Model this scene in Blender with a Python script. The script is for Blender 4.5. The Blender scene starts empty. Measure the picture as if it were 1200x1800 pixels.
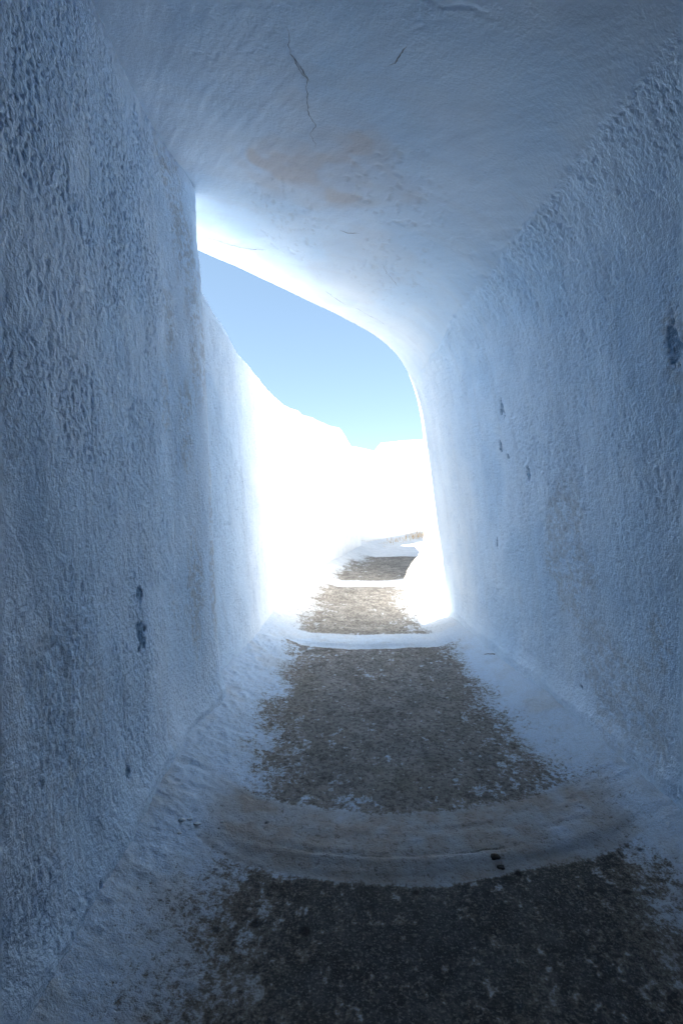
import bpy, math, random
import numpy as np
from mathutils import Vector

scene = bpy.context.scene
col = scene.collection

# ------------------------------------------------------------------ camera
EYE = 1.40                                   # lens height over the lowest tread
cam_data = bpy.data.cameras.new("camera")
cam_data.sensor_fit = 'VERTICAL'
cam_data.sensor_height = 36.0
cam_data.sensor_width = 24.0
cam_data.lens = 18.0
cam_data.clip_start = 0.05
cam_data.clip_end = 3000.0
cam = bpy.data.objects.new("camera", cam_data)
cam.location = (0, 0, EYE)
cam.rotation_euler = (math.radians(90), 0, 0)
col.objects.link(cam)
scene.camera = cam

# ------------------------------------------------------------------ sky and sun
SUN_ELEV = math.radians(51)
SUN_PLAN = Vector((-0.85, -0.53)).normalized()      # plan direction towards the sun
world = bpy.data.worlds.new("World")
scene.world = world
world.use_nodes = True
wn = world.node_tree
wn.nodes.clear()
wo = wn.nodes.new('ShaderNodeOutputWorld')
wb = wn.nodes.new('ShaderNodeBackground')
ws = wn.nodes.new('ShaderNodeTexSky')
ws.sky_type = 'NISHITA'
ws.sun_disc = False
ws.sun_elevation = SUN_ELEV
ws.sun_rotation = math.atan2(SUN_PLAN.x, SUN_PLAN.y)
ws.air_density = 0.8
ws.dust_density = 0.3
ws.ozone_density = 1.2
wb.inputs['Strength'].default_value = 0.05
wt = wn.nodes.new('ShaderNodeMix'); wt.data_type = 'RGBA'; wt.blend_type = 'MULTIPLY'
wt.inputs[0].default_value = 1.0; wt.inputs[7].default_value = (0.785, 0.905, 0.96, 1)   # white balance of the whole sky
wg = wn.nodes.new('ShaderNodeGamma'); wg.inputs[1].default_value = 0.60               # softer contrast of the whole sky
wn.links.new(ws.outputs[0], wg.inputs[0]); wn.links.new(wg.outputs[0], wt.inputs[6]); wn.links.new(wt.outputs[2], wb.inputs[0])
wn.links.new(wb.outputs[0], wo.inputs[0])

sun_data = bpy.data.lights.new("sun", 'SUN')
sun_data.energy = 5.0
sun_data.angle = math.radians(0.5)
sun_data.color = (1.0, 0.955, 0.90)
sun = bpy.data.objects.new("sun", sun_data)
to_sun = Vector((SUN_PLAN.x * math.cos(SUN_ELEV), SUN_PLAN.y * math.cos(SUN_ELEV), math.sin(SUN_ELEV)))
sun.rotation_euler = to_sun.to_track_quat('Z', 'Y').to_euler()
sun.location = (-6, -4, 12)
col.objects.link(sun)

vs = scene.view_settings
vs.view_transform = 'Standard'
vs.look = 'None'
vs.gamma = 1.0
vs.use_curve_mapping = False
vs.exposure = 3.3
scene.cycles.use_denoising = True
scene.cycles.max_bounces = 10
scene.cycles.diffuse_bounces = 10
scene.cycles.use_adaptive_sampling = False
scene.cycles.sample_clamp_indirect = 0.0

# ------------------------------------------------------------------ numeric helpers
#GEOM-BEGIN
def sstep(a, b, x):
    t = np.clip((x - a) / (b - a), 0, 1)
    return t * t * (3 - 2 * t)

def _hash(ix, iy, seed):
    h = (ix.astype(np.int64) * 374761393 + iy.astype(np.int64) * 668265263 + seed * 1442695041) & 0xFFFFFFFF
    h = ((h ^ (h >> 13)) * 1274126177) & 0xFFFFFFFF
    h = ((h ^ (h >> 16)) * 2246822519) & 0xFFFFFFFF
    return ((h ^ (h >> 15)) & 0xFFFFFF) / float(0xFFFFFF)

def vnoise(x, y, seed=0):                     # value noise, -1..1
    ix = np.floor(x); iy = np.floor(y)
    fx = x - ix; fy = y - iy
    fx = fx * fx * fx * (fx * (fx * 6 - 15) + 10); fy = fy * fy * fy * (fy * (fy * 6 - 15) + 10)
    a = _hash(ix, iy, seed); b = _hash(ix + 1, iy, seed)
    c = _hash(ix, iy + 1, seed); d = _hash(ix + 1, iy + 1, seed)
    return ((a * (1 - fx) + b * fx) * (1 - fy) + (c * (1 - fx) + d * fx) * fy) * 2 - 1

def fbm(x, y, seed=0, octaves=4, gain=0.5):
    s = np.zeros(np.broadcast(x, y).shape); amp = 1.0; tot = 0
    for o in range(octaves):
        c, n = math.cos(0.6 * o), math.sin(0.6 * o)
        f = 2.03 ** o
        s = s + amp * vnoise((x * c - y * n) * f + 17.3 * o, (x * n + y * c) * f - 9.1 * o, seed + 31 * o)
        tot += amp; amp *= gain
    return s / tot

def worley(x, y, seed=0):                     # distance to the nearest feature point
    ix = np.floor(x); iy = np.floor(y)
    best = np.full(np.broadcast(x, y).shape, 9.0)
    for ox in (-1, 0, 1):
        for oy in (-1, 0, 1):
            px = ix + ox + _hash(ix + ox, iy + oy, seed)
            py = iy + oy + _hash(ix + ox, iy + oy, seed + 7)
            best = np.minimum(best, (px - x) ** 2 + (py - y) ** 2)
    return np.sqrt(best)

# --- the lay of the place; X to the right, D away from the camera, Z up from the eye
EDGE_D = [1.84, 4.26, 6.68, 9.10]             # front edges of the steps
RISER, SLOPE, EDGE_Z0 = 0.022, 0.056, -1.272
def edge_at(k, X):
    return EDGE_D[k] + 0.16 * np.clip((X - 0.25) / 0.75, -1.2, 1.2) ** 2 + 0.018 * vnoise(X * 2.3, X * 0 + k * 5.1, 90 + k)

LW_D = [-9, 3.1, 4.0, 5.3, 5.9, 6.6, 7.3, 8.0, 8.5, 9.2, 10.2, 12.2, 15.5, 20]
LW_X = [-.74, -.74, -.70, -.60, -.52, -.40, -.25, -.06, .10, .27, .46, 1.93, 4.5, 8.0]
def left_base(D): return np.interp(D, LW_D, LW_X)
RW_D = [-9, 0, 2.08, 2.87, 4.9, 6.6, 6.62, 7.2, 20]
RW_X = [1.66, 1.62, 1.40, 1.30, 1.07, 1.06, 1.4, 8.0, 22.0]
def right_base(D): return np.interp(D, RW_D, RW_X)

def floor_z(X, D):
    z = EDGE_Z0 + SLOPE * (D - EDGE_D[0])
    for k in range(4):
        e = edge_at(k, X)
        side = sstep(0.0, 0.75, X - left_base(D)) * sstep(-0.05, 0.65, right_base(D) - X)     # risers die out in the margins
        z = z + RISER * (sstep(-0.085, 0.02, D - e) * side + sstep(-0.9, 0.9, D - e) * (1 - side))
        z = z - 0.006 * np.exp(-((D - e - 0.02) / 0.012) ** 2) * sstep(0.75, 0.25, np.abs(X - 0.2))
    u = X - left_base(D)
    z = z + 0.13 * np.clip(1 - u / 0.40, 0, 1.6) ** 1.6
    ur = right_base(D) - X
    z = z + 0.12 * np.clip(1 - ur / 0.36, 0, 1.6) ** 1.6 * sstep(5.3, 4.5, D)
    return z

# inner cross-section of the passage: right foot, up the leaning wall, over the lopsided vault
PROF = np.array([(1.07, -1.45), (1.045, -1.09), (.995, -.5), (.93, 0), (.86, .5), (.82, .74), (.79, .95), (.725, 1.17),
                 (.62, 1.365), (.485, 1.505), (.3, 1.605), (.1, 1.675), (-.18, 1.745), (-.46, 1.80),
                 (-.75, 1.86), (-1.05, 1.90), (-1.7, 1.95)])
def _prof_dense():
    seg = np.r_[0, np.cumsum(np.hypot(*np.diff(PROF, axis=0).T))]
    s = np.linspace(0, seg[-1], 1200)
    x = np.interp(s, seg, PROF[:, 0]); z = np.interp(s, seg, PROF[:, 1])
    k = np.exp(-np.linspace(-2, 2, 61) ** 2); k /= k.sum()
    xp = np.convolve(np.pad(x, 30, mode='reflect', reflect_type='odd'), k, 'valid')
    zp = np.convolve(np.pad(z, 30, mode='reflect', reflect_type='odd'), k, 'valid')
    return s, xp, zp
PS, PX, PZ = _prof_dense()
SMAX = PS[-1]
def vault_point(S, D):
    x = np.interp(S, PS, PX); z = np.interp(S, PS, PZ)
    w = sstep(-0.5, 0.75, x)
    x = x + w * 0.105 * (5.1 - D)
    return x, z
def exit_depth(S):                             # the mouth is cut obliquely
    x = np.interp(S, PS, PX)
    return np.clip(4.49 + 0.75 * x, 3.2, 5.35)
#GEOM-END

def link_mesh(name, V, F, mat, parent=None, attrs=None, smooth=True):
    """one mesh object; V in eye-centred metres, F an (n,4)/(n,3) array or a list of index lists"""
    off = np.array([0, 0, EYE]) - (np.array(parent.matrix_world_loc) if hasattr(parent, 'matrix_world_loc') else 0)
    if parent is not None:
        l = np.array(ORIGIN[parent.name]); off = np.array([0, 0, EYE]) - l
    V = np.asarray(V, float).reshape(-1, 3) + off
    me = bpy.data.meshes.new(name)
    if isinstance(F, np.ndarray):
        n, w = F.shape
        me.vertices.add(len(V)); me.vertices.foreach_set('co', V.astype(np.float32).ravel())
        me.loops.add(n * w); me.loops.foreach_set('vertex_index', F.astype(np.int32).ravel())
        me.polygons.add(n)
        me.polygons.foreach_set('loop_start', (np.arange(n) * w).astype(np.int32))
        me.polygons.foreach_set('loop_total', np.full(n, w, np.int32))
        me.update(calc_edges=True)
    else:
        me.from_pydata([tuple(v) for v in V], [], [list(f) for f in F]); me.update()
    if attrs:
        for k, a in attrs.items():
            a = np.asarray(a, np.float32)
            if k in ('tint', 'washc'):
                at = me.attributes.new(k, 'FLOAT_COLOR', 'POINT')
                at.data.foreach_set('color', np.c_[a.reshape(-1, 3), np.ones(len(V), np.float32)].astype(np.float32).ravel())
            else:
                at = me.attributes.new(k, 'FLOAT', 'POINT')
                at.data.foreach_set('value', a.ravel())
    if smooth:
        me.polygons.foreach_set('use_smooth', np.ones(len(me.polygons), bool))
    me.materials.append(mat)
    o = bpy.data.objects.new(name, me)
    col.objects.link(o)
    ORIGIN[o.name] = (0, 0, 0)
    if parent is not None:
        o.parent = parent
        ORIGIN[o.name] = ORIGIN[parent.name]
    return o
ORIGIN = {}

def tag(o, label=None, cat=None, group=None, kind=None):
    if label: o['label'] = label
    if cat: o['category'] = cat
    if group: o['group'] = group
    if kind: o['kind'] = kind
    return o

def thing(name, label, cat, loc, group=None, kind=None):
    o = bpy.data.objects.new(name, None)
    o.empty_display_size = 0.2
    o.location = loc
    col.objects.link(o)
    ORIGIN[o.name] = tuple(loc)
    return tag(o, label, cat, group, kind)

def quads(nr, nc, flip=False):
    i = np.arange(nr - 1)[:, None] * nc + np.arange(nc - 1)[None, :]
    q = np.stack([i, i + 1, i + nc + 1, i + nc], -1).reshape(-1, 4)
    return q[:, ::-1] if flip else q

def normals(P):
    a = np.gradient(P, axis=0); b = np.gradient(P, axis=1)
    n = np.cross(a, b)
    return n / (np.linalg.norm(n, axis=-1, keepdims=True) + 1e-12)

def submesh(V, Q, mask, attrs):
    """faces of Q where mask, with only the vertices they use"""
    q = Q[mask]
    used = np.unique(q)
    remap = np.full(len(V), -1); remap[used] = np.arange(len(used))
    return V[used], remap[q], {k: a.reshape(len(V), -1)[used] for k, a in attrs.items()}

# ------------------------------------------------------------------ materials
class NT:
    def __init__(self, name):
        self.m = bpy.data.materials.new(name); self.m.use_nodes = True
        self.t = self.m.node_tree; self.t.nodes.clear()
        self.out = self.n('ShaderNodeOutputMaterial'); self.b = self.n('ShaderNodeBsdfDiffuse')
        self.l(self.b.outputs[0], self.out.inputs['Surface'])
        self.tc = self.n('ShaderNodeTexCoord')
    def n(self, k): return self.t.nodes.new(k)
    def l(self, a, b): self.t.links.new(a, b)
    def put(self, sock, v):
        if isinstance(v, (int, float)): sock.default_value = v
        elif isinstance(v, tuple): sock.default_value = v if len(v) == 4 or sock.type == 'VECTOR' else (*v, 1)
        else: self.l(v, sock)
    def noise(self, scale, detail=4, rough=0.55, stretch=None, dist=0.0):
        n = self.n('ShaderNodeTexNoise')
        n.inputs['Scale'].default_value = scale; n.inputs['Detail'].default_value = detail
        n.inputs['Roughness'].default_value = rough; n.inputs['Distortion'].default_value = dist
        src = self.tc.outputs['Object']
        if stretch:
            mp = self.n('ShaderNodeMapping'); mp.inputs['Scale'].default_value = stretch[:3]
            if len(stretch) > 3: mp.inputs['Rotation'].default_value = stretch[3:]
            self.l(src, mp.inputs[0]); src = mp.outputs[0]
        self.l(src, n.inputs['Vector'])
        return n.outputs['Fac']
    def voronoi(self, scale, feature='F1'):
        n = self.n('ShaderNodeTexVoronoi'); n.feature = feature; n.inputs['Scale'].default_value = scale
        self.l(self.tc.outputs['Object'], n.inputs['Vector']); return n.outputs['Distance']
    def math(self, op, a, b=0.0, clamp=False):
        n = self.n('ShaderNodeMath'); n.operation = op; n.use_clamp = clamp
        self.put(n.inputs[0], a); self.put(n.inputs[1], b); return n.outputs[0]
    def ramp(self, v, a, b, lo=0.0, hi=1.0):
        n = self.n('ShaderNodeMapRange'); n.interpolation_type = 'SMOOTHSTEP'
        self.put(n.inputs[0], v)
        for i, x in enumerate((a, b, lo, hi)): n.inputs[i + 1].default_value = x
        return n.outputs[0]
    def mix(self, f, a, b, mode='MIX'):
        n = self.n('ShaderNodeMix'); n.data_type = 'RGBA'; n.blend_type = mode
        self.put(n.inputs[0], f); self.put(n.inputs[6], a); self.put(n.inputs[7], b); return n.outputs[2]
    def attr(self, name):
        n = self.n('ShaderNodeAttribute'); n.attribute_name = name; return n.outputs['Fac']
    def bump(self, h, dist, strength=1.0, prev=None):
        n = self.n('ShaderNodeBump'); n.inputs['Distance'].default_value = dist
        self.put(n.inputs['Strength'], strength); self.put(n.inputs['Height'], h)
        if prev is not None: self.l(prev, n.inputs['Normal'])
        return n.outputs[0]

def fset(name, cols):
    """several weights -> one RGB per vertex: start colour, then (weight, colour) layers"""
    base = cols[0]
    for w, c in cols[1:]:
        w = np.clip(w, 0, 1)[..., None]
        base = base * (1 - w) + np.array(c) * w
    return base

def plaster_tint(a, b, seed, pit, stain, dirt, chip, coat_daylight=0.0):
    """lime-washed render: darker pits, brown damp, grime, places flaked to an older blue coat"""
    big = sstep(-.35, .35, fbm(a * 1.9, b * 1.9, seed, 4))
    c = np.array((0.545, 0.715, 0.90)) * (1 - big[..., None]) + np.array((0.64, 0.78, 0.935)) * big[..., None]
    c = c * (1 - coat_daylight) + np.array((0.84, 0.83, 0.81)) * coat_daylight  # whiter coat; its depth ramps put daylight at the mouth into the colour
    mid = sstep(.1, .5, fbm(a * 9, b * 7, seed + 1, 4))
    fine = fbm(a * 70, b * 70, seed + 2, 3)
    drip = sstep(.05, .5, fbm(a * 16, b * 1.4, seed + 3, 3))
    return fset('tint', [c, (0.22 * mid, (0.52, 0.63, 0.77)), (0.10 * drip, (0.5, 0.52, 0.55)),
                         (pit * (0.28 + 0.4 * fine) * (1 - .6 * np.squeeze(coat_daylight)), (0.33, 0.46, 0.63)),
                         (0.50 * stain, (0.58, 0.47, 0.40)),
                         (dirt * sstep(-.35, .35, fine + 0.8 * fbm(a * 22, b * 22, seed + 4, 3)) * 0.6, (0.30, 0.30, 0.31)),
                         (sstep(.45, .6, chip + .45 * fine) * (.75 + .4 * fine), (0.15, 0.26, 0.40))])

def plaster_material():
    k = NT('whitewashed_plaster')
    n1 = k.noise(75, 4, 0.65)
    rg = k.attr('rough')
    at = k.n('ShaderNodeAttribute'); at.attribute_name = 'tint'
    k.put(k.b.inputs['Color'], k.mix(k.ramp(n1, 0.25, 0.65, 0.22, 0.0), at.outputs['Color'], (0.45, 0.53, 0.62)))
    k.put(k.b.inputs['Normal'], k.bump(n1, 0.009, k.math('ADD', k.math('MULTIPLY', rg, 0.60), 0.32)))
    return k.m

def outer_material():
    k = NT('sunlit_limewash')
    n1 = k.noise(40, 4, 0.6)
    c = k.mix(k.ramp(n1, 0.3, 0.7), (0.76, 0.775, 0.785), (0.82, 0.82, 0.81))
    base = k.math('MULTIPLY', k.attr('dirt'), k.ramp(n1, 0.35, 0.6))
    c = k.mix(k.math('MULTIPLY', base, 0.5), c, (0.42, 0.34, 0.25))
    k.put(k.b.inputs['Color'], c)
    k.put(k.b.inputs['Normal'], k.bump(n1, 0.012, 0.5))
    return k.m

def floor_material():
    """worn cement ('tint') with limewash ('washc') where 'paint' beats the surface grain"""
    k = NT('painted_cement_path')
    n2 = k.noise(44, 5, 0.75); n3 = k.noise(130, 3, 0.7)
    at = k.n('ShaderNodeAttribute'); at.attribute_name = 'tint'
    aw = k.n('ShaderNodeAttribute'); aw.attribute_name = 'washc'
    cem = k.mix(k.ramp(n2, 0.36, 0.58, 0.8, 0.0), at.outputs['Color'], (0.055, 0.053, 0.052))
    cem = k.mix(k.ramp(n3, 0.52, 0.66, 0.0, 0.5), cem, (0.36, 0.35, 0.335))
    g = k.math('ADD', k.math('MULTIPLY', k.math('SUBTRACT', n2, 0.5), 1.5), k.math('MULTIPLY', k.math('SUBTRACT', n3, 0.5), 0.9))
    pv = k.math('ADD', k.attr('paint'), g)
    cem = k.mix(k.ramp(pv, 0.02, 0.45, 0.0, 0.6), cem, (0.27, 0.235, 0.195))
    wash = k.mix(k.ramp(n3, 0.40, 0.72, 0.0, 0.45), aw.outputs['Color'], (0.33, 0.34, 0.36))
    p = k.ramp(pv, 0.34, 0.72)
    c = k.mix(p, cem, wash)
    sp = k.ramp(k.math('ADD', k.attr('spot'), k.math('MULTIPLY', k.math('SUBTRACT', n3, 0.5), 0.8)), 0.35, 0.75, 0.0, 0.85)
    c = k.mix(sp, c, (0.02, 0.019, 0.018))
    k.put(k.b.inputs['Color'], c)
    h = k.math('ADD', k.math('MULTIPLY', n2, 0.9), k.math('MULTIPLY', n3, 0.35))
    k.put(k.b.inputs['Normal'], k.bump(k.math('ADD', h, k.math('MULTIPLY', p, 0.12)), 0.012, 0.75))
    return k.m

def plain_material(name, a, b, scale, rough=0.9):
    k = NT(name)
    k.put(k.b.inputs['Color'], k.mix(k.ramp(k.noise(scale, 4), 0.3, 0.7), a, b))
    k.put(k.b.inputs['Normal'], k.bump(k.noise(scale * 2, 4), 0.003, 0.6))
    return k.m

M_PLASTER = plaster_material()
M_OUTER = outer_material()
M_FLOOR = floor_material()
M_CRACK = plain_material('crack_shadow', (0.13, 0.15, 0.19), (0.27, 0.30, 0.35), 60)
M_EARTH = plain_material('dry_earth', (0.20, 0.16, 0.11), (0.32, 0.27, 0.20), 1.5)
M_TWIG = plain_material('dry_wood', (0.07, 0.055, 0.04), (0.14, 0.11, 0.08), 80)
M_CLOD = plain_material('dark_clod', (0.05, 0.045, 0.042), (0.11, 0.10, 0.09), 120)
M_FLAKE = plain_material('paint_flake_white', (0.5, 0.55, 0.6), (0.66, 0.7, 0.74), 90)
M_BOUNCE_SLAB = plain_material('unseen_bounce_slab', (0.22, 0.19, 0.15), (0.34, 0.30, 0.25), 3)
M_ABSORBER = plain_material('unseen_dark_absorber', (0.06, 0.055, 0.05), (0.12, 0.11, 0.10), 9)
M_STRAW = plain_material('dry_straw', (0.50, 0.34, 0.18), (0.62, 0.48, 0.28), 30)

# ------------------------------------------------------------------ ground
gx = np.array([-900, -60, -8, 0, 8, 60, 900.0]); gd = np.array([-900, -60, -8, 0, 12, 60, 900.0])
GX, GD = np.meshgrid(gx, gd)
ground = link_mesh('ground', np.stack([GX, GD, np.full_like(GX, -1.95)], -1), quads(7, 7), M_EARTH, smooth=False)
tag(ground, 'bare dry earth around the white lane', 'ground', kind='structure')

# ------------------------------------------------------------------ stepped path
path = thing('path', 'stepped cement lane with limewashed margins and step edges', 'path', (0.2, 0, 0), kind='structure')

def rows_for_depth(a, b, base):
    r = [a]
    while r[-1] < b:
        r.append(r[-1] + base * max(1.0, r[-1] / 1.6))
    return np.array(r)
D_rows = np.r_[np.linspace(-6, 0.95, 60)[:-1], rows_for_depth(0.95, 12.5, 0.007), np.linspace(12.9, 18, 12)]
NU = 360
U = np.linspace(0, 1, NU)[None, :]
DR = D_rows[:, None]
XL = left_base(DR) - 0.22
XR = np.minimum(right_base(DR) + 0.25, 7.5)
FX = XL + (XR - XL) * U
FD = np.broadcast_to(DR, FX.shape)
FZ = floor_z(FX, FD)
FZ = FZ + 0.010 * fbm(FX * 2.2, FD * 2.2, 11, 4) + 0.0035 * fbm(FX * 17, FD * 17, 12, 3) + 0.0016 * fbm(FX * 60, FD * 60, 13, 2)
um = FX - left_base(FD) + 0.05 + 0.13 * sstep(4.2, 4.6, FD) + 0.09 * sstep(1.9, 1.6, FD); ur = right_base(FD) - FX
wv = 0.11 * fbm(FX * 3, FD * 3, 81, 3) + 0.06 * fbm(FX * 12, FD * 12, 82, 3)
margin = np.maximum(sstep(0.54, 0.20, um + wv), np.where(FD < 6.62, sstep(0.50, 0.10, ur + wv), 0))
margin = np.maximum(margin, sstep(9.05, 9.25, FD))
margin_rough = sstep(0.34, 0.12, um)
FZ = FZ + (0.003 + 0.006 * margin_rough) * margin * fbm(FX * 30, FD * 30, 14, 3)
strokes = np.zeros_like(FX); band = np.zeros_like(FX); worn = np.zeros_like(FX); step_id = np.zeros(FX.shape, int)
for kk in range(4):
    e = FD - edge_at(kk, FX)
    w = 0.03 * fbm(FX * 3, FD * 3, 40 + kk, 3)
    hi = 0.26 if kk == 0 else 0.22
    b = sstep(-0.115, -0.085, e + w) * sstep(hi + 0.05, hi - 0.02, e + w)
    band = np.maximum(band, b * (0.80 if kk == 0 else 1.0))
    strokes = strokes + b * 0.0028 * fbm(e * 42, FX * 2.2, 47 + kk, 3)     # trowel marks running along the edge
    worn = np.maximum(worn, b * (0.95 if kk == 0 else 0.15))
    step_id += (e > -0.06).astype(int)
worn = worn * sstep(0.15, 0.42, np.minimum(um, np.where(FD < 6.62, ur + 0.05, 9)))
worn = np.maximum(worn, 0.55 * sstep(0.15, 0.45, um) * sstep(2.4, 1.5, FD))  # not wear: foreground shade put into the near margin colour
inner = np.minimum(um - 0.40, np.where(FD < 6.62, ur - 0.34, 9))           # distance in from the painted margins
patches = 0.10 + 0.34 * sstep(0.40, 0.0, inner) * sstep(-.35, .35, fbm(FX * 2.3, FD * 1.9, 61, 3)) + 0.16 * fbm(FX * 9, FD * 8, 62, 4) + 0.12 * sstep(0.05, .5, fbm(FX * 1.8, FD * 1.8, 63, 3))
flake_zone = np.clip(sstep(0.48, 0.05, inner) * sstep(-.25, .25, fbm(FX * 2.6, FD * 2.2, 64, 3)) + 0.6 * sstep(.15, .4, fbm(FX * 3.1, FD * 2.7, 65, 3)), 0, 1)
flake = sstep(.02, .12, fbm(FX * 17, FD * 15, 66, 5, 0.6) - 0.42 * (1 - flake_zone))
fleck = sstep(.10, .2, fbm(FX * 48, FD * 40, 67, 3) - 0.22 * (1 - flake_zone))
patches = np.maximum(patches, np.maximum(0.62 * flake, 0.52 * fleck))
paint = np.clip(np.maximum(margin, band), 0, 1) * 1.0 - 0.10 + patches * (1 - np.maximum(margin, band))
spot = np.zeros_like(FX)
for sx, sd, sr in [(-.267, 1.60, .026), (-.113, 1.571, .028), (.959, 1.726, .020), (1.115, 1.911, .018), (-.385, 1.575, .020), (.62, 1.80, .018), (.25, 1.72, .016), (-.30, 2.05, .014)]:
    rr = np.hypot(FX - sx, (FD - sd))
    spot = np.maximum(spot, sstep(sr * 1.35, sr * 0.35, rr) * 0.7)
e0 = FD - edge_at(0, FX)
spot = np.maximum(spot, np.exp(-((e0 - 0.018) / 0.011) ** 2) * sstep(.75, .35, np.abs(FX - .17)) * (0.55 + 0.5 * fbm(FX * 9, FX * 0, 66, 3)) * 0.9)
e1 = FD - edge_at(1, FX)
spot = np.maximum(spot, np.exp(-((e1 - 0.018) / 0.014) ** 2) * sstep(.6, .3, np.abs(FX - .15)) * 0.55)

FV = np.stack([FX, FD, FZ + strokes], -1).reshape(-1, 3)
FQ = quads(len(D_rows), NU)
f1 = fbm(FX * 3.1, FD * 2.6, 71, 4); f2 = fbm(FX * 4.3, FD * 4.3, 72, 4); f3 = fbm(FX * 14, FD * 14, 73, 4)
cem_c = fset('c', [np.broadcast_to(np.array((0.25, 0.248, 0.246)), FX.shape + (3,)),
                   (0.4 * sstep(.1, .5, f1), (0.27, 0.24, 0.205)), (0.45 * sstep(.1, .5, f2), (0.20, 0.205, 0.18)),
                   (0.55 * sstep(.0, .6, f3), (0.12, 0.116, 0.112)), (0.5 * sstep(.1, .5, -f3), (0.38, 0.37, 0.355))])
cem_c = cem_c * (1 - 0.62 * (step_id == 0))[..., None]        # the lowest tread is a darker mix
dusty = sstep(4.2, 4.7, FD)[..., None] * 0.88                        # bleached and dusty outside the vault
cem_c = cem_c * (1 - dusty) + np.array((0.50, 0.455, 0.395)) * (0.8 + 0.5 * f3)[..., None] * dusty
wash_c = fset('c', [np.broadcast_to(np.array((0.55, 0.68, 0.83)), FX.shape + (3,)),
                    (0.5 * sstep(-.1, .5, f3), (0.49, 0.58, 0.68)), (0.35 * sstep(.1, .5, f2), (0.50, 0.49, 0.47)),
                    (worn * (0.85 + 0.5 * f3 + 0.3 * f1), (0.385, 0.35, 0.315))])  # wear on the bands plus the painted near shade
fw = 0.85 * sstep(3.9, 5.2, FD + 0.3 * f1)[..., None]                  # whiter coat outside
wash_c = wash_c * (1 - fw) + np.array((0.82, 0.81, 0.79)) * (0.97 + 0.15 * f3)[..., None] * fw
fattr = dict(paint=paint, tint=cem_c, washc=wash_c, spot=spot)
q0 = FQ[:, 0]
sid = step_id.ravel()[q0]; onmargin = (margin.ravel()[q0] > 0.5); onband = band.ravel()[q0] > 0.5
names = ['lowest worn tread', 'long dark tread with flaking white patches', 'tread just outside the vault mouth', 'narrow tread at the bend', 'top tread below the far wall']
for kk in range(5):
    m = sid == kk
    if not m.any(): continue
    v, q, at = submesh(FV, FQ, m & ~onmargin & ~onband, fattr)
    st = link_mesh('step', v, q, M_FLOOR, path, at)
    st['label'] = names[kk]
    mb = m & onband & ~onmargin
    if mb.any():
        v, q, at = submesh(FV, FQ, mb, fattr)
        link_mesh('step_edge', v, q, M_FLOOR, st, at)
um_f = um.ravel()[q0]
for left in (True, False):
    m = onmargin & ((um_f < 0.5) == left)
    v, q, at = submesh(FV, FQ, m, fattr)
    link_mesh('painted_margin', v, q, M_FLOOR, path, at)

# ------------------------------------------------------------------ vaulted passage
passage = thing('vaulted_passage', 'whitewashed vaulted passage with rough dashed walls and smooth stained ceiling', 'passage', (0.2, 0, 0))

def blobs(A, B, items, wob=0.85, freq=42, seed=5):
    """soft irregular patches: items = (a, b, radius_a, radius_b)"""
    m = np.zeros(np.broadcast(A, B).shape)
    wn_ = fbm(A * freq, B * freq, seed, 3)
    for a, b, ra, rb in items:
        r = np.hypot((A - a) / ra, (B - b) / rb) + wob * wn_
        m = np.maximum(m, sstep(1.15, 0.70, r))
    return m

def dash(a, z, seed):
    """thrown and brushed-over render: returns inward relief in metres and a 0..1 pit mask"""
    wa = a + 0.012 * fbm(a * 14, z * 14, seed + 3, 2); wz = z + 0.02 * fbm(a * 12, z * 12, seed + 4, 2)
    st = fbm(wa * 48, wz * 34, seed, 3, 0.6)                      # vertical-grained nubs
    w1 = worley(wa * 46, wz * 34, seed + 1)
    pit = sstep(0.36, 0.08, w1) * sstep(-0.3, 0.25, fbm(a * 7, z * 5, seed + 6, 3))
    strength = 0.65 + 0.5 * fbm(a * 1.7, z * 1.3, seed + 8, 3)
    rel = strength * (0.0052 * st - 0.0068 * pit) + 0.0045 * fbm(a * 9, z * 5, seed + 9, 3)
    rel = rel + 0.008 * fbm(a * 3.7, z * 3.1, seed + 12, 2) + 0.018 * fbm(a * 1.5, z * 1.1, seed + 10, 3)
    return rel, np.clip(pit + 0.6 * sstep(0.0, -0.55, st), 0, 1)

def bare(d):                                       # tint darkened out of view behind the camera, added to cut bounced light
    return (0.2 + 0.8 * sstep(0.35, 0.8, d))[..., None]

# --- vault and right-hand wall share one swept surface, parted along the edge of the dash
S_rows = np.r_[np.linspace(0, 2.72, 400)[:-1], np.linspace(2.72, 4.75, 300)[:-1], np.linspace(4.75, SMAX, 14)]
V_cols = np.r_[np.linspace(-5.5, 1.05, 50)[:-1], rows_for_depth(1.05, 5.35, 0.0062)]
T = (V_cols - V_cols[0]) / (V_cols[-1] - V_cols[0])
SS = np.broadcast_to(S_rows[:, None], (len(S_rows), len(T)))
ED = exit_depth(S_rows)[:, None]
DD = np.where(V_cols[None, :] < 1.05, V_cols[None, :], 1.05 + (V_cols[None, :] - 1.05) * (ED - 1.05) / (V_cols[-1] - 1.05))
VX, VZ = vault_point(SS, DD)
P = np.stack([VX, DD, VZ], -1)
N = normals(P)                                   # checked below to point into the passage
if N[100, 200, 0] > 0: N = -N
rough_edge = np.interp(DD, [1.4, 2.4, 3.5, 4.2, 5.3], [2.905, 2.887, 2.85, 2.80, 2.70])
jag = 0.030 * fbm(DD * 7, SS * 7, 21, 4) + 0.012 * fbm(DD * 40, SS * 40, 22, 2)
rgh = sstep(rough_edge + 0.012, rough_edge - 0.03, SS + jag)
rgh = rgh * sstep(5.35, 4.3, DD) ** 0.6
rel, pit = dash(DD, SS, 100)
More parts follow.
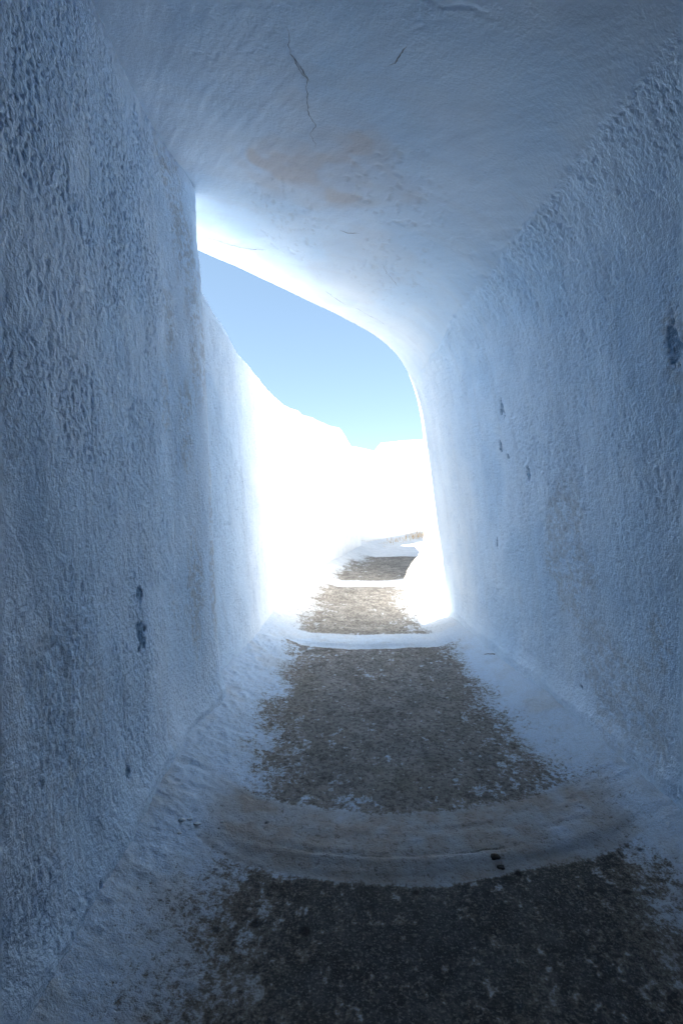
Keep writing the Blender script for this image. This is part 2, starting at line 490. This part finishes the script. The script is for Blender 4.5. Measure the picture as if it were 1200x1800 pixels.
smooth_rel = 0.012 * fbm(DD * 1.3, SS * 1.3, 130, 3) + 0.004 * fbm(DD * 2.5 + SS * 3, SS * 9 - DD * 6, 131, 4) + 0.0015 * fbm(DD * 4 + SS * 5, SS * 34 - DD * 24, 134, 3) * sstep(-.4, .4, fbm(DD * 2, SS * 2, 135, 2)) - 0.003 * np.exp(-(fbm(DD * 2.2 + SS * 1.2, SS * 4 - DD * 3, 136, 4) / .012) ** 2) * sstep(.0, .3, fbm(DD * 1.7, SS * 1.7, 137, 2))
# scabs of old limewash on the ceiling
scab_zone = blobs(DD, SS, [(3.5, 3.35, .75, .28), (2.75, 3.45, .35, .22), (3.2, 3.9, .5, .25)], 0.5, 5, 132)
scab = scab_zone * sstep(0.22, 0.36, fbm(DD * 24 + SS * 6, SS * 44, 133, 4))
chipR = blobs(DD, SS, [(1.818, 2.059, .035, .075), (3.061, 1.686, .020, .055), (3.287, 2.13, .022, .06), (3.386, 1.90, .015, .04),
                       (3.652, 1.237, .018, .04), (2.73, .52, .014, .014), (3.30, 1.82, .01, .03)])
dirtR = blobs(DD, SS, [(2.11, .917, .08, .12), (2.74, 1.2, .22, .40), (2.35, .6, .3, .25), (1.82, 2.06, .09, .16)], 0.6, 6, 8)
stain = blobs(DD, SS, [(2.62, 3.80, .22, .26), (2.38, 3.62, .12, .13), (2.60, 3.98, .10, .12), (2.75, 3.70, .14, .16), (2.45, 3.70, .2, .10)], 0.45, 5, 9)
stain = np.maximum(stain, 0.55 * blobs(DD, SS, [(2.55, 3.78, .40, .36)], 0.6, 3, 10)) * (0.5 + 0.5 * sstep(-0.2, 0.25, fbm(DD * 6, SS * 6, 15, 3)))
stain = np.maximum(stain, 0.25 * blobs(DD, SS, [(3.6, 3.55, .5, .30)], 0.6, 4, 16))
near = sstep(-0.5, 1.2, DD)
relief = 0.95 * rgh * rel * near + (1 - rgh) * smooth_rel - 0.0028 * scab - 0.006 * chipR
relief = relief + rgh * 0.004
footR = VZ - floor_z(right_base(DD) - 0.12, DD) - 0.09 - 0.03 * fbm(DD * 5, SS * 5, 208, 3)
P[..., 0] -= 0.032 * np.clip(1 - footR / 0.13, 0, 1.0) ** 2 * sstep(5.1, 4.4, DD)
P2 = P + N * relief[..., None]
# finger-thick rounding at the mouth
attr = dict(rough=rgh, tint=bare(DD) * (0.91 + 0.11 * rgh)[..., None] * plaster_tint(DD, SS, 800, pit * rgh, stain, np.maximum(dirtR * 0.6, scab * 0.32), chipR, (0.5 * sstep(3.3, 4.8, DD + 0.35 * fbm(DD * 2.5, SS * 2.5, 140, 3)))[..., None]))  # wall and ceiling whitened towards the mouth, daylight painted into the tint
VV = P2.reshape(-1, 3); VQ = quads(*SS.shape)
isw = rgh.ravel()[VQ[:, 0]] > 0.5
isw = (SS + jag < rough_edge).ravel()[VQ[:, 0]]
v, q, at = submesh(VV, VQ, ~isw, attr)
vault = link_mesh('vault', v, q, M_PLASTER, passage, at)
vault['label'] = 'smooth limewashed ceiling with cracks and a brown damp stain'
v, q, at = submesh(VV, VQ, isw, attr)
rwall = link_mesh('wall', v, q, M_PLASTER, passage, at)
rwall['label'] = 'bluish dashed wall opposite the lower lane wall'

# rim of the mouth and the outer shell of the same building
edge_in = P2[:, -1, :]
nrm = N[:, -1, :]
rim_rows = []
for t_, back in ((0.0, 0.0), (0.010, 0.012), (0.028, 0.026), (0.06, 0.034), (0.14, 0.036), (0.30, 0.034), (0.45, 0.02), (0.50, -0.06)):
    rr = edge_in - nrm * t_; rr = rr.copy(); rr[:, 1] += back; rim_rows.append(rr)
for Dback in (2.6, 1.0, -1.0, -3.0, -5.5):
    rr = edge_in - nrm * 0.50; rr = rr.copy(); rr[:, 1] = Dback
    rr[:, 0] += 0.105 * (5.1 - Dback) * sstep(-.5, .75, np.interp(S_rows, PS, PX)); rim_rows.append(rr)
R = np.array(rim_rows)
link_mesh('outer_shell', R.reshape(-1, 3), quads(*R.shape[:2]), M_OUTER, passage, dict(dirt=np.zeros(R.shape[:2])))

# --- left-hand wall: runs to the corner at D = 3.05, then turns away
LC = 3.06
d_part = np.r_[np.linspace(-5.5, 0.9, 45)[:-1], np.arange(0.9, LC - 0.05, 0.0052)]
ang = np.linspace(0, math.pi / 2, 9)[1:]
plan = [(0.0, d) for d in d_part] + [(-0.045 + 0.045 * math.cos(a), LC - 0.05 + 0.045 * math.sin(a)) for a in ang]
plan += [(-0.045 - x, LC - 0.005) for x in (0.03, 0.08, 0.2, 0.5, 0.9)]
plan = np.array(plan)
seg = np.r_[0, np.cumsum(np.hypot(*np.diff(plan, axis=0).T))] + plan[0, 1]
z_rows = np.arange(-1.6, 2.12, 0.0062)
LZ, LA = np.meshgrid(z_rows, seg, indexing='ij')
PXo = np.broadcast_to(plan[:, 0], LZ.shape); PDo = np.broadcast_to(plan[:, 1], LZ.shape)
LX = -0.74 - 0.14 * (LZ + 1.1) / 2.97 + PXo - 0.035 + 0.062 * sstep(2.45, 3.0, LA)
foot = LZ - floor_z(np.full_like(LD := PDo + 0.0 * LZ, -0.62), LD) - 0.09 - 0.03 * fbm(LA * 5, LZ * 5, 207, 3)
LX = LX + 0.032 * np.clip(1 - foot / 0.13, 0, 1.0) ** 2              # the wash piles up at the foot of the wall
LD = PDo + 0.0 * LZ
PL = np.stack([LX, LD, LZ], -1)
NL = normals(PL)
if NL[200, 200, 0] < 0: NL = -NL
relL, pitL = dash(LA, LZ, 200)
calm = blobs(LA, LZ, [(2.75, .3, .36, 2.2), (2.5, -.9, .3, .5)], 0.3, 3, 18)      # sandier strip near the corner
relL = relL * (1 - 0.45 * calm) + calm * 0.0018 * fbm(LA * 90, LZ * 70, 19, 3)
chipL = blobs(LA, LZ, [(2.055, -.331, .022, .03), (2.046, -.50, .028, .06), (2.03, -.47, .015, .05), (1.868, -.945, .018, .03), (1.563, -1.143, .010, .012)])
dirtL = np.maximum(0.75 * calm * sstep(-.2, .3, fbm(LA * 7, LZ * 2.2, 20, 4)), blobs(LA, LZ, [(1.25, .25, .1, .25), (1.4, -.6, .3, .3), (1.0, 1.3, .25, .3)], 0.6, 6, 23) * 0.35)
reliefL = 0.9 * relL * sstep(-.5, 1.0, LA) - 0.006 * chipL
PL2 = PL + NL * reliefL[..., None]
atL = dict(rough=np.ones_like(LZ), tint=bare(LA) * 1.02 * plaster_tint(LA, LZ, 820, pitL * (1 - .5 * calm), 0 * LZ, dirtL, chipL))
lwall = link_mesh('wall', PL2.reshape(-1, 3), quads(*LZ.shape), M_PLASTER, passage, atL)
lwall['label'] = 'dashed wall with small chips showing an old blue coat'
# added unseen dark wall behind the camera, soaks up bounced light
bx = np.linspace(-1.5, 2.8, 30); bz = np.linspace(-1.6, 2.3, 30)
BX, BZ = np.meshgrid(bx, bz)
zz = np.zeros_like(BX)
link_mesh('wall', np.stack([BX, -1.4 + 0.01 * fbm(BX * 3, BZ * 3, 3, 3), BZ], -1).reshape(-1, 3), quads(30, 30), M_ABSORBER, passage,
          dict(rough=zz + 1, tint=plaster_tint(BX, BZ, 840, zz, zz, zz, zz)))

# --- cracks in the ceiling
def crack(pts, w0, wob, seed, parent=vault):
    rng = random.Random(seed)
    pts = np.array(pts, float)
    t = np.r_[0, np.cumsum(np.hypot(*np.diff(pts, axis=0).T))]
    n = max(8, int(t[-1] / 0.007))
    ts = np.linspace(0, t[-1], n)
    s = np.interp(ts, t, pts[:, 0]); d = np.interp(ts, t, pts[:, 1])
    tx = np.gradient(s); td = np.gradient(d); L = np.hypot(tx, td) + 1e-9
    ox, od = -td / L, tx / L
    off = wob * (fbm(ts * 30, ts * 0, seed, 3) + 0.5 * fbm(ts * 110, ts * 0, seed + 1, 2))
    s = s + ox * off; d = d + od * off
    w = w0 * (0.35 + 0.65 * np.abs(fbm(ts * 22, ts * 0, seed + 2, 3)) * 2) * np.minimum(1, np.minimum(np.arange(n), np.arange(n)[::-1]) / 5 + 0.1)
    rows = []
    for sg in (-1, 1):
        ss = s + ox * w * sg; dd = d + od * w * sg
        x, z = vault_point(ss, dd)
        si = np.clip(np.searchsorted(S_rows, ss), 1, len(S_rows) - 2)
        ci = np.array([np.argmin(np.abs(DD[i] - q)) for i, q in zip(si, dd)])
        ci = np.clip(ci, 1, DD.shape[1] - 2)
        rl = np.max([relief[si + a, ci + b] for a in (-1, 0, 1) for b in (-1, 0, 1)], axis=0)
        nn = N[si, ci]
        rows.append(np.stack([x, dd, z], -1) + nn * (rl + 0.0012)[:, None])
    Rr = np.array(rows)
    return link_mesh('crack', Rr.reshape(-1, 3), quads(2, n), M_CRACK, parent)
crack([(3.834, 1.849), (3.828, 1.962), (3.804, 2.018), (3.781, 2.067), (3.787, 2.165), (3.781, 2.259), (3.765, 2.31), (3.78, 2.38), (3.76, 2.46)], 0.0014, 0.006, 1)
crack([(3.828, 1.955), (3.80, 2.02), (3.775, 2.075)], 0.0023, 0.004, 2)
crack([(3.545, 1.934), (3.526, 1.92), (3.514, 1.87), (3.50, 1.83)], 0.0022, 0.004, 3)
crack([(4.60, 3.500), (4.479, 3.532), (4.366, 3.574), (4.248, 3.576), (4.124, 3.547)], 0.0030, 0.007, 4)
crack([(3.739, 4.024), (3.674, 4.123), (3.585, 4.217)], 0.0022, 0.006, 5)
crack([(3.52, 4.22), (3.449, 4.268), (3.242, 4.377)], 0.0016, 0.007, 6)
crack([(3.66, 3.122), (3.615, 3.136), (3.556, 3.116)], 0.0032, 0.006, 7)
crack([(3.42, 3.40), (3.36, 3.52), (3.27, 3.66)], 0.0016, 0.010, 8)

# ------------------------------------------------------------------ lane walls outside
def swept_wall(name, plan, tops, base, lean, thick, label, seed, step=0.02, rtop=0.07, dirt_h=0.12, top_wob=0.02, rough_amp=1.0, zstep=0.02):
    """a rendered masonry wall following a plan line; the visible face is on the right of the line's direction"""
    plan = np.array(plan, float)
    t = np.r_[0, np.cumsum(np.hypot(*np.diff(plan, axis=0).T))]
    n = max(12, int(t[-1] / step))
    ts = np.linspace(0, t[-1], n)
    x = np.interp(ts, t, plan[:, 0]); d = np.interp(ts, t, plan[:, 1])
    kx = np.exp(-np.linspace(-2, 2, 2 * max(2, n // 40) + 1) ** 2); kx /= kx.sum(); h = len(kx) // 2
    x = np.convolve(np.pad(x, h, mode='reflect', reflect_type='odd'), kx, 'valid')
    d = np.convolve(np.pad(d, h, mode='reflect', reflect_type='odd'), kx, 'valid')
    top = np.interp(ts, t, tops) + top_wob * fbm(ts * 2.2, ts * 0, seed + 5, 4)
    tx = np.gradient(x); td = np.gradient(d); L = np.hypot(tx, td)
    nx, nd = td / L, -tx / L                                     # right of travel = visible side
    b = np.interp(ts, t, base) if np.ndim(base) else np.full(n, base)
    m = max(20, int((np.max(top) - np.min(b)) / zstep))
    rows = []
    for f in np.linspace(0, 1, m):                               # visible face, bottom to top
        z = b + (top - rtop - b) * f
        rows.append((-lean * (z + 1.05), z))
    oi = rows[-1][0]
    for a in np.linspace(0, math.pi / 2, 7)[1:]:
        rows.append((oi - rtop + rtop * math.cos(a), top - rtop + rtop * math.sin(a)))
    for a in np.linspace(0, math.pi / 2, 7):
        rows.append((oi - thick + rtop - rtop * math.sin(a), top - rtop + rtop * math.cos(a)))
    for f in (0.3, 0.7, 1.0):
        rows.append((oi - thick, top - rtop + (b - top + rtop) * f))
    O = np.array([r[0] if np.ndim(r[0]) else np.full(n, r[0]) for r in rows]); Zr = np.array([r[1] for r in rows])
    A = np.broadcast_to(ts, Zr.shape)
    PW = np.stack([x + nx * O, d + nd * O, Zr], -1)
    NW = normals(PW)
    if (NW[m // 2, n // 2, 0] * nx[n // 2] + NW[m // 2, n // 2, 1] * nd[n // 2]) < 0: NW = -NW
    arc = np.cumsum(np.r_[np.zeros((1, n)), np.hypot(np.diff(O, axis=0), np.diff(Zr, axis=0))], axis=0)
    rl, pt = dash(A, arc, seed)
    PW = PW + NW * (rl * rough_amp)[..., None]
    fz = floor_z(PW[..., 0], PW[..., 1])
    dirt = sstep(dirt_h, 0.0, Zr - fz) if dirt_h > 0 else np.zeros_like(Zr)
    V = PW.reshape(-1, 3)
    Q = quads(*Zr.shape)
    nr = Zr.shape[0]
    # end caps
    extra = []; 
    caps = []
    for j in (0, n - 1):
        c = PW[:, j].mean(axis=0); ci = len(V) + len(extra); extra.append(c)
        for i in range(nr - 1):
            caps.append((i * n + j, (i + 1) * n + j, ci, ci))
    V = np.vstack([V, extra]); 
    z0 = np.zeros(len(V)); full = lambda a: np.r_[a.ravel(), np.zeros(len(extra))]
    me_q = [list(map(int, f)) for f in Q] + [[a, b_, c] for a, b_, c, _ in caps]
    o = link_mesh(name, V, me_q, M_PLASTER_OUT if rough_amp > 0.5 else M_OUTER, None,
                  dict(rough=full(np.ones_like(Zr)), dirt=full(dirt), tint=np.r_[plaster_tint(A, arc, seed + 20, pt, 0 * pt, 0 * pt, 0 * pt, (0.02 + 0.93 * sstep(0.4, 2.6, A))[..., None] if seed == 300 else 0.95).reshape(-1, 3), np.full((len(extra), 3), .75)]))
    return tag(o, label, 'wall')
M_PLASTER_OUT = M_PLASTER

dl = np.r_[3.0, np.array(LW_D[2:10])]
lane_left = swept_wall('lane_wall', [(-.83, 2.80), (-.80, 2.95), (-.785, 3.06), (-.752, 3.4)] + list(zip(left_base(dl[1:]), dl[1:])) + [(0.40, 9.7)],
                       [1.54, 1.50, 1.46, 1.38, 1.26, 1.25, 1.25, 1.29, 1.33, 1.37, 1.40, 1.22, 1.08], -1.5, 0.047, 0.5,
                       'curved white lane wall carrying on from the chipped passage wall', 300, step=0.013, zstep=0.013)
lane_right = swept_wall('lane_wall', [(1.06, 6.6), (1.075, 5.6), (1.10, 5.0), (1.16, 4.6)][::1], [2.6, 2.6, 2.6, 2.6], -1.5, 0.0, 0.45,  # unseen upper part added to reflect sunlight into the passage
                        'sunlit white wall beside the vault mouth, ending at the bend, with an unseen top added for bounce light', 400, step=0.03, zstep=0.03, rough_amp=0.6)
far_wall = swept_wall('lane_wall', [(0.36, 10.0), (1.93, 12.2), (4.5, 15.5)], [0.95, 1.03, 1.1], -1.4, 0.03, 0.5,
                      'far white lane wall bending away, dry weeds along its foot', 500, step=0.04, zstep=0.04, dirt_h=0.05, rough_amp=0.49)
behind = swept_wall('garden_wall', [(-2.5, 13.0), (0.35, 13.0), (1.1, 13.0), (2.5, 13.0)], [1.8, 1.66, 1.48, 1.35], -1.6, 0.0, 0.5,
                    'low sunlit white wall sloping down behind the bend in the lane', 600, step=0.06, zstep=0.06, rough_amp=0.3)
house = swept_wall('white_house', [(1.06, 16.0), (1.25, 16.0), (4, 16.0), (8, 16.0)], [1.95, 2.18, 2.42, 2.6], -1.6, 0.0, 3.0,
                   'sunlit white house block with rounded roof edge beyond the lane', 700, step=0.06, zstep=0.06, rough_amp=0.3, rtop=0.15, dirt_h=0)
house['category'] = 'house'

tx_, td_ = np.meshgrid(np.linspace(-5.5, -1.18, 40), np.linspace(3.2, 9.0, 50))  # added slab out of view, throws sunlight onto the ceiling
tz_ = 0.55 + 0.012 * fbm(tx_ * 2, td_ * 2, 77, 3)
TV = np.stack([tx_, td_, tz_], -1).reshape(-1, 3)
ring = [0 * 40 + i for i in range(40)] + [r * 40 + 39 for r in range(1, 50)] + [49 * 40 + i for i in range(38, -1, -1)] + [r * 40 for r in range(48, 0, -1)]
low = TV[ring].copy(); low[:, 2] = -1.9
nb = len(TV); TF = [list(map(int, f)) for f in quads(50, 40)] + [[ring[i], ring[(i + 1) % len(ring)], nb + (i + 1) % len(ring), nb + i] for i in range(len(ring))]
tag(link_mesh('bounce_slab', np.vstack([TV, low]), TF, M_BOUNCE_SLAB), 'added unseen slab behind the curved lane wall, bounces sunlight upwards', 'bounce_slab')

# ------------------------------------------------------------------ small things lying on the path
def fz1(x, d): return float(floor_z(np.array(float(x)), np.array(float(d)))) + 0.004

def tube_mesh(pts, radii, sides=6):
    V = []; F = []
    pts = [Vector(p) for p in pts]
    for i, (p, r) in enumerate(zip(pts, radii)):
        t = (pts[min(i + 1, len(pts) - 1)] - pts[max(i - 1, 0)]).normalized()
        a = t.cross(Vector((0, 0, 1))).normalized(); b = t.cross(a)
        for k in range(sides):
            g = 2 * math.pi * k / sides
            V.append(p + a * (r * math.cos(g)) + b * (r * math.sin(g)))
    for i in range(len(pts) - 1):
        for k in range(sides):
            F.append([i * sides + k, i * sides + (k + 1) % sides, (i + 1) * sides + (k + 1) % sides, (i + 1) * sides + k])
    F.append(list(range(sides))[::-1]); F.append([(len(pts) - 1) * sides + k for k in range(sides)])
    return V, F

def twig(x, d, ang, length, bend, label, seed):
    rng = random.Random(seed)
    pts = []; rad = []
    for i in range(7):
        f = i / 6 - 0.5
        px = x + math.cos(ang) * f * length - math.sin(ang) * bend * (f * f)
        pd = d + math.sin(ang) * f * length + math.cos(ang) * bend * (f * f)
        pts.append((px, pd, fz1(px, pd) + 0.006 + 0.004 * rng.random() + (0.02 * max(0, f) if bend > 0.03 else 0)))
        rad.append(0.0035 * (1 - 0.5 * (f + .5)))
    V, F = tube_mesh(pts, rad)
    return tag(link_mesh('twig', [tuple(v) for v in V], F, M_TWIG), label, 'twig', 'twigs on the path')
twig(0.83, 4.98, 0.35, 0.11, 0.03, 'thin bent twig at the tip of the sunlit patch', 1)
twig(0.78, 5.10, -0.10, 0.10, 0.0, 'straight dry twig lying in the shade by the sunlit patch', 2)
twig(1.10, 3.80, 2.5, 0.08, 0.04, 'curled dry twig on the limewashed margin by the bluish wall', 3)

def lump(name, x, d, r, flat, mat, label, cat, group, seed):
    rng = random.Random(seed)
    import bmesh
    bm = bmesh.new(); bmesh.ops.create_icosphere(bm, subdivisions=2, radius=1)
    z = fz1(x, d)
    V = []
    for v in bm.verts:
        k = 1 + 0.75 * (rng.random() - 0.5)
        V.append((x + v.co.x * r * k, d + v.co.y * r * 0.8 * k, z + 0.35 * r * flat + v.co.z * r * flat * k))
    F = [[w.index for w in f.verts] for f in bm.faces]
    bm.free()
    return tag(link_mesh(name, V, F, mat), label, cat, group)
lump('dirt_clod', .553, 1.857, .018, .32, M_CLOD, 'larger dark clod of dirt on the worn white step edge', 'clod', 'dirt clods on the step edge', 1)
lump('dirt_clod', .565, 1.822, .014, .3, M_CLOD, 'smaller dark clod below the larger one on the step edge', 'clod', 'dirt clods on the step edge', 2)
rng = random.Random(4)
for i, (x, d, r) in enumerate([(-.611, 1.965, .013), (-.585, 1.985, .010), (-.555, 1.975, .012), (-.600, 1.90, .008), (-.44, 1.797, .009), (-.47, 2.02, .007)]):
    lump('paint_flake', x, d, r, .3, M_FLAKE, ['large curled flake of limewash by the chipped wall, end one of three', 'small flake of limewash in the middle of three by the chipped wall', 'flat flake of limewash nearest the step edge in a row of three', 'tiny flake of limewash alone below the row of three', 'tiny dark-edged flake of limewash beside the worn step edge', 'tiny flake of limewash at the border of the long dark tread'][i], 'flake', 'limewash flakes on the margin', 20 + i)

# dry weeds along the foot of the far wall
rng = random.Random(9)
WV = []; WF = []
for i in range(200):
    t_ = rng.random() ** 0.8
    bxx = 0.75 + 1.5 * t_ + rng.uniform(-.05, .10); bdd = 10.45 + 2.2 * t_ - 0.10 + rng.uniform(-.12, .06)
    z0_ = fz1(bxx, bdd) - 0.01
    hgt = rng.uniform(.03, .13) * (0.4 + t_); a = rng.uniform(0, 6.28); l = rng.uniform(.2, .9) * hgt
    w = 0.006
    b0 = len(WV)
    ca, sa = math.cos(a), math.sin(a)
    WV += [(bxx - sa * w, bdd + ca * w, z0_), (bxx + sa * w, bdd - ca * w, z0_),
           (bxx + ca * l * .5 + sa * w * .7, bdd + sa * l * .5 - ca * w * .7, z0_ + hgt * .7), (bxx + ca * l * .5 - sa * w * .7, bdd + sa * l * .5 + ca * w * .7, z0_ + hgt * .7),
           (bxx + ca * l, bdd + sa * l, z0_ + hgt)]
    WF += [[b0, b0 + 1, b0 + 2, b0 + 3], [b0 + 3, b0 + 2, b0 + 4]]
tag(link_mesh('dry_weeds', WV, WF, M_STRAW), 'straw coloured dry weeds along the foot of the far wall', 'weeds', kind='stuff')
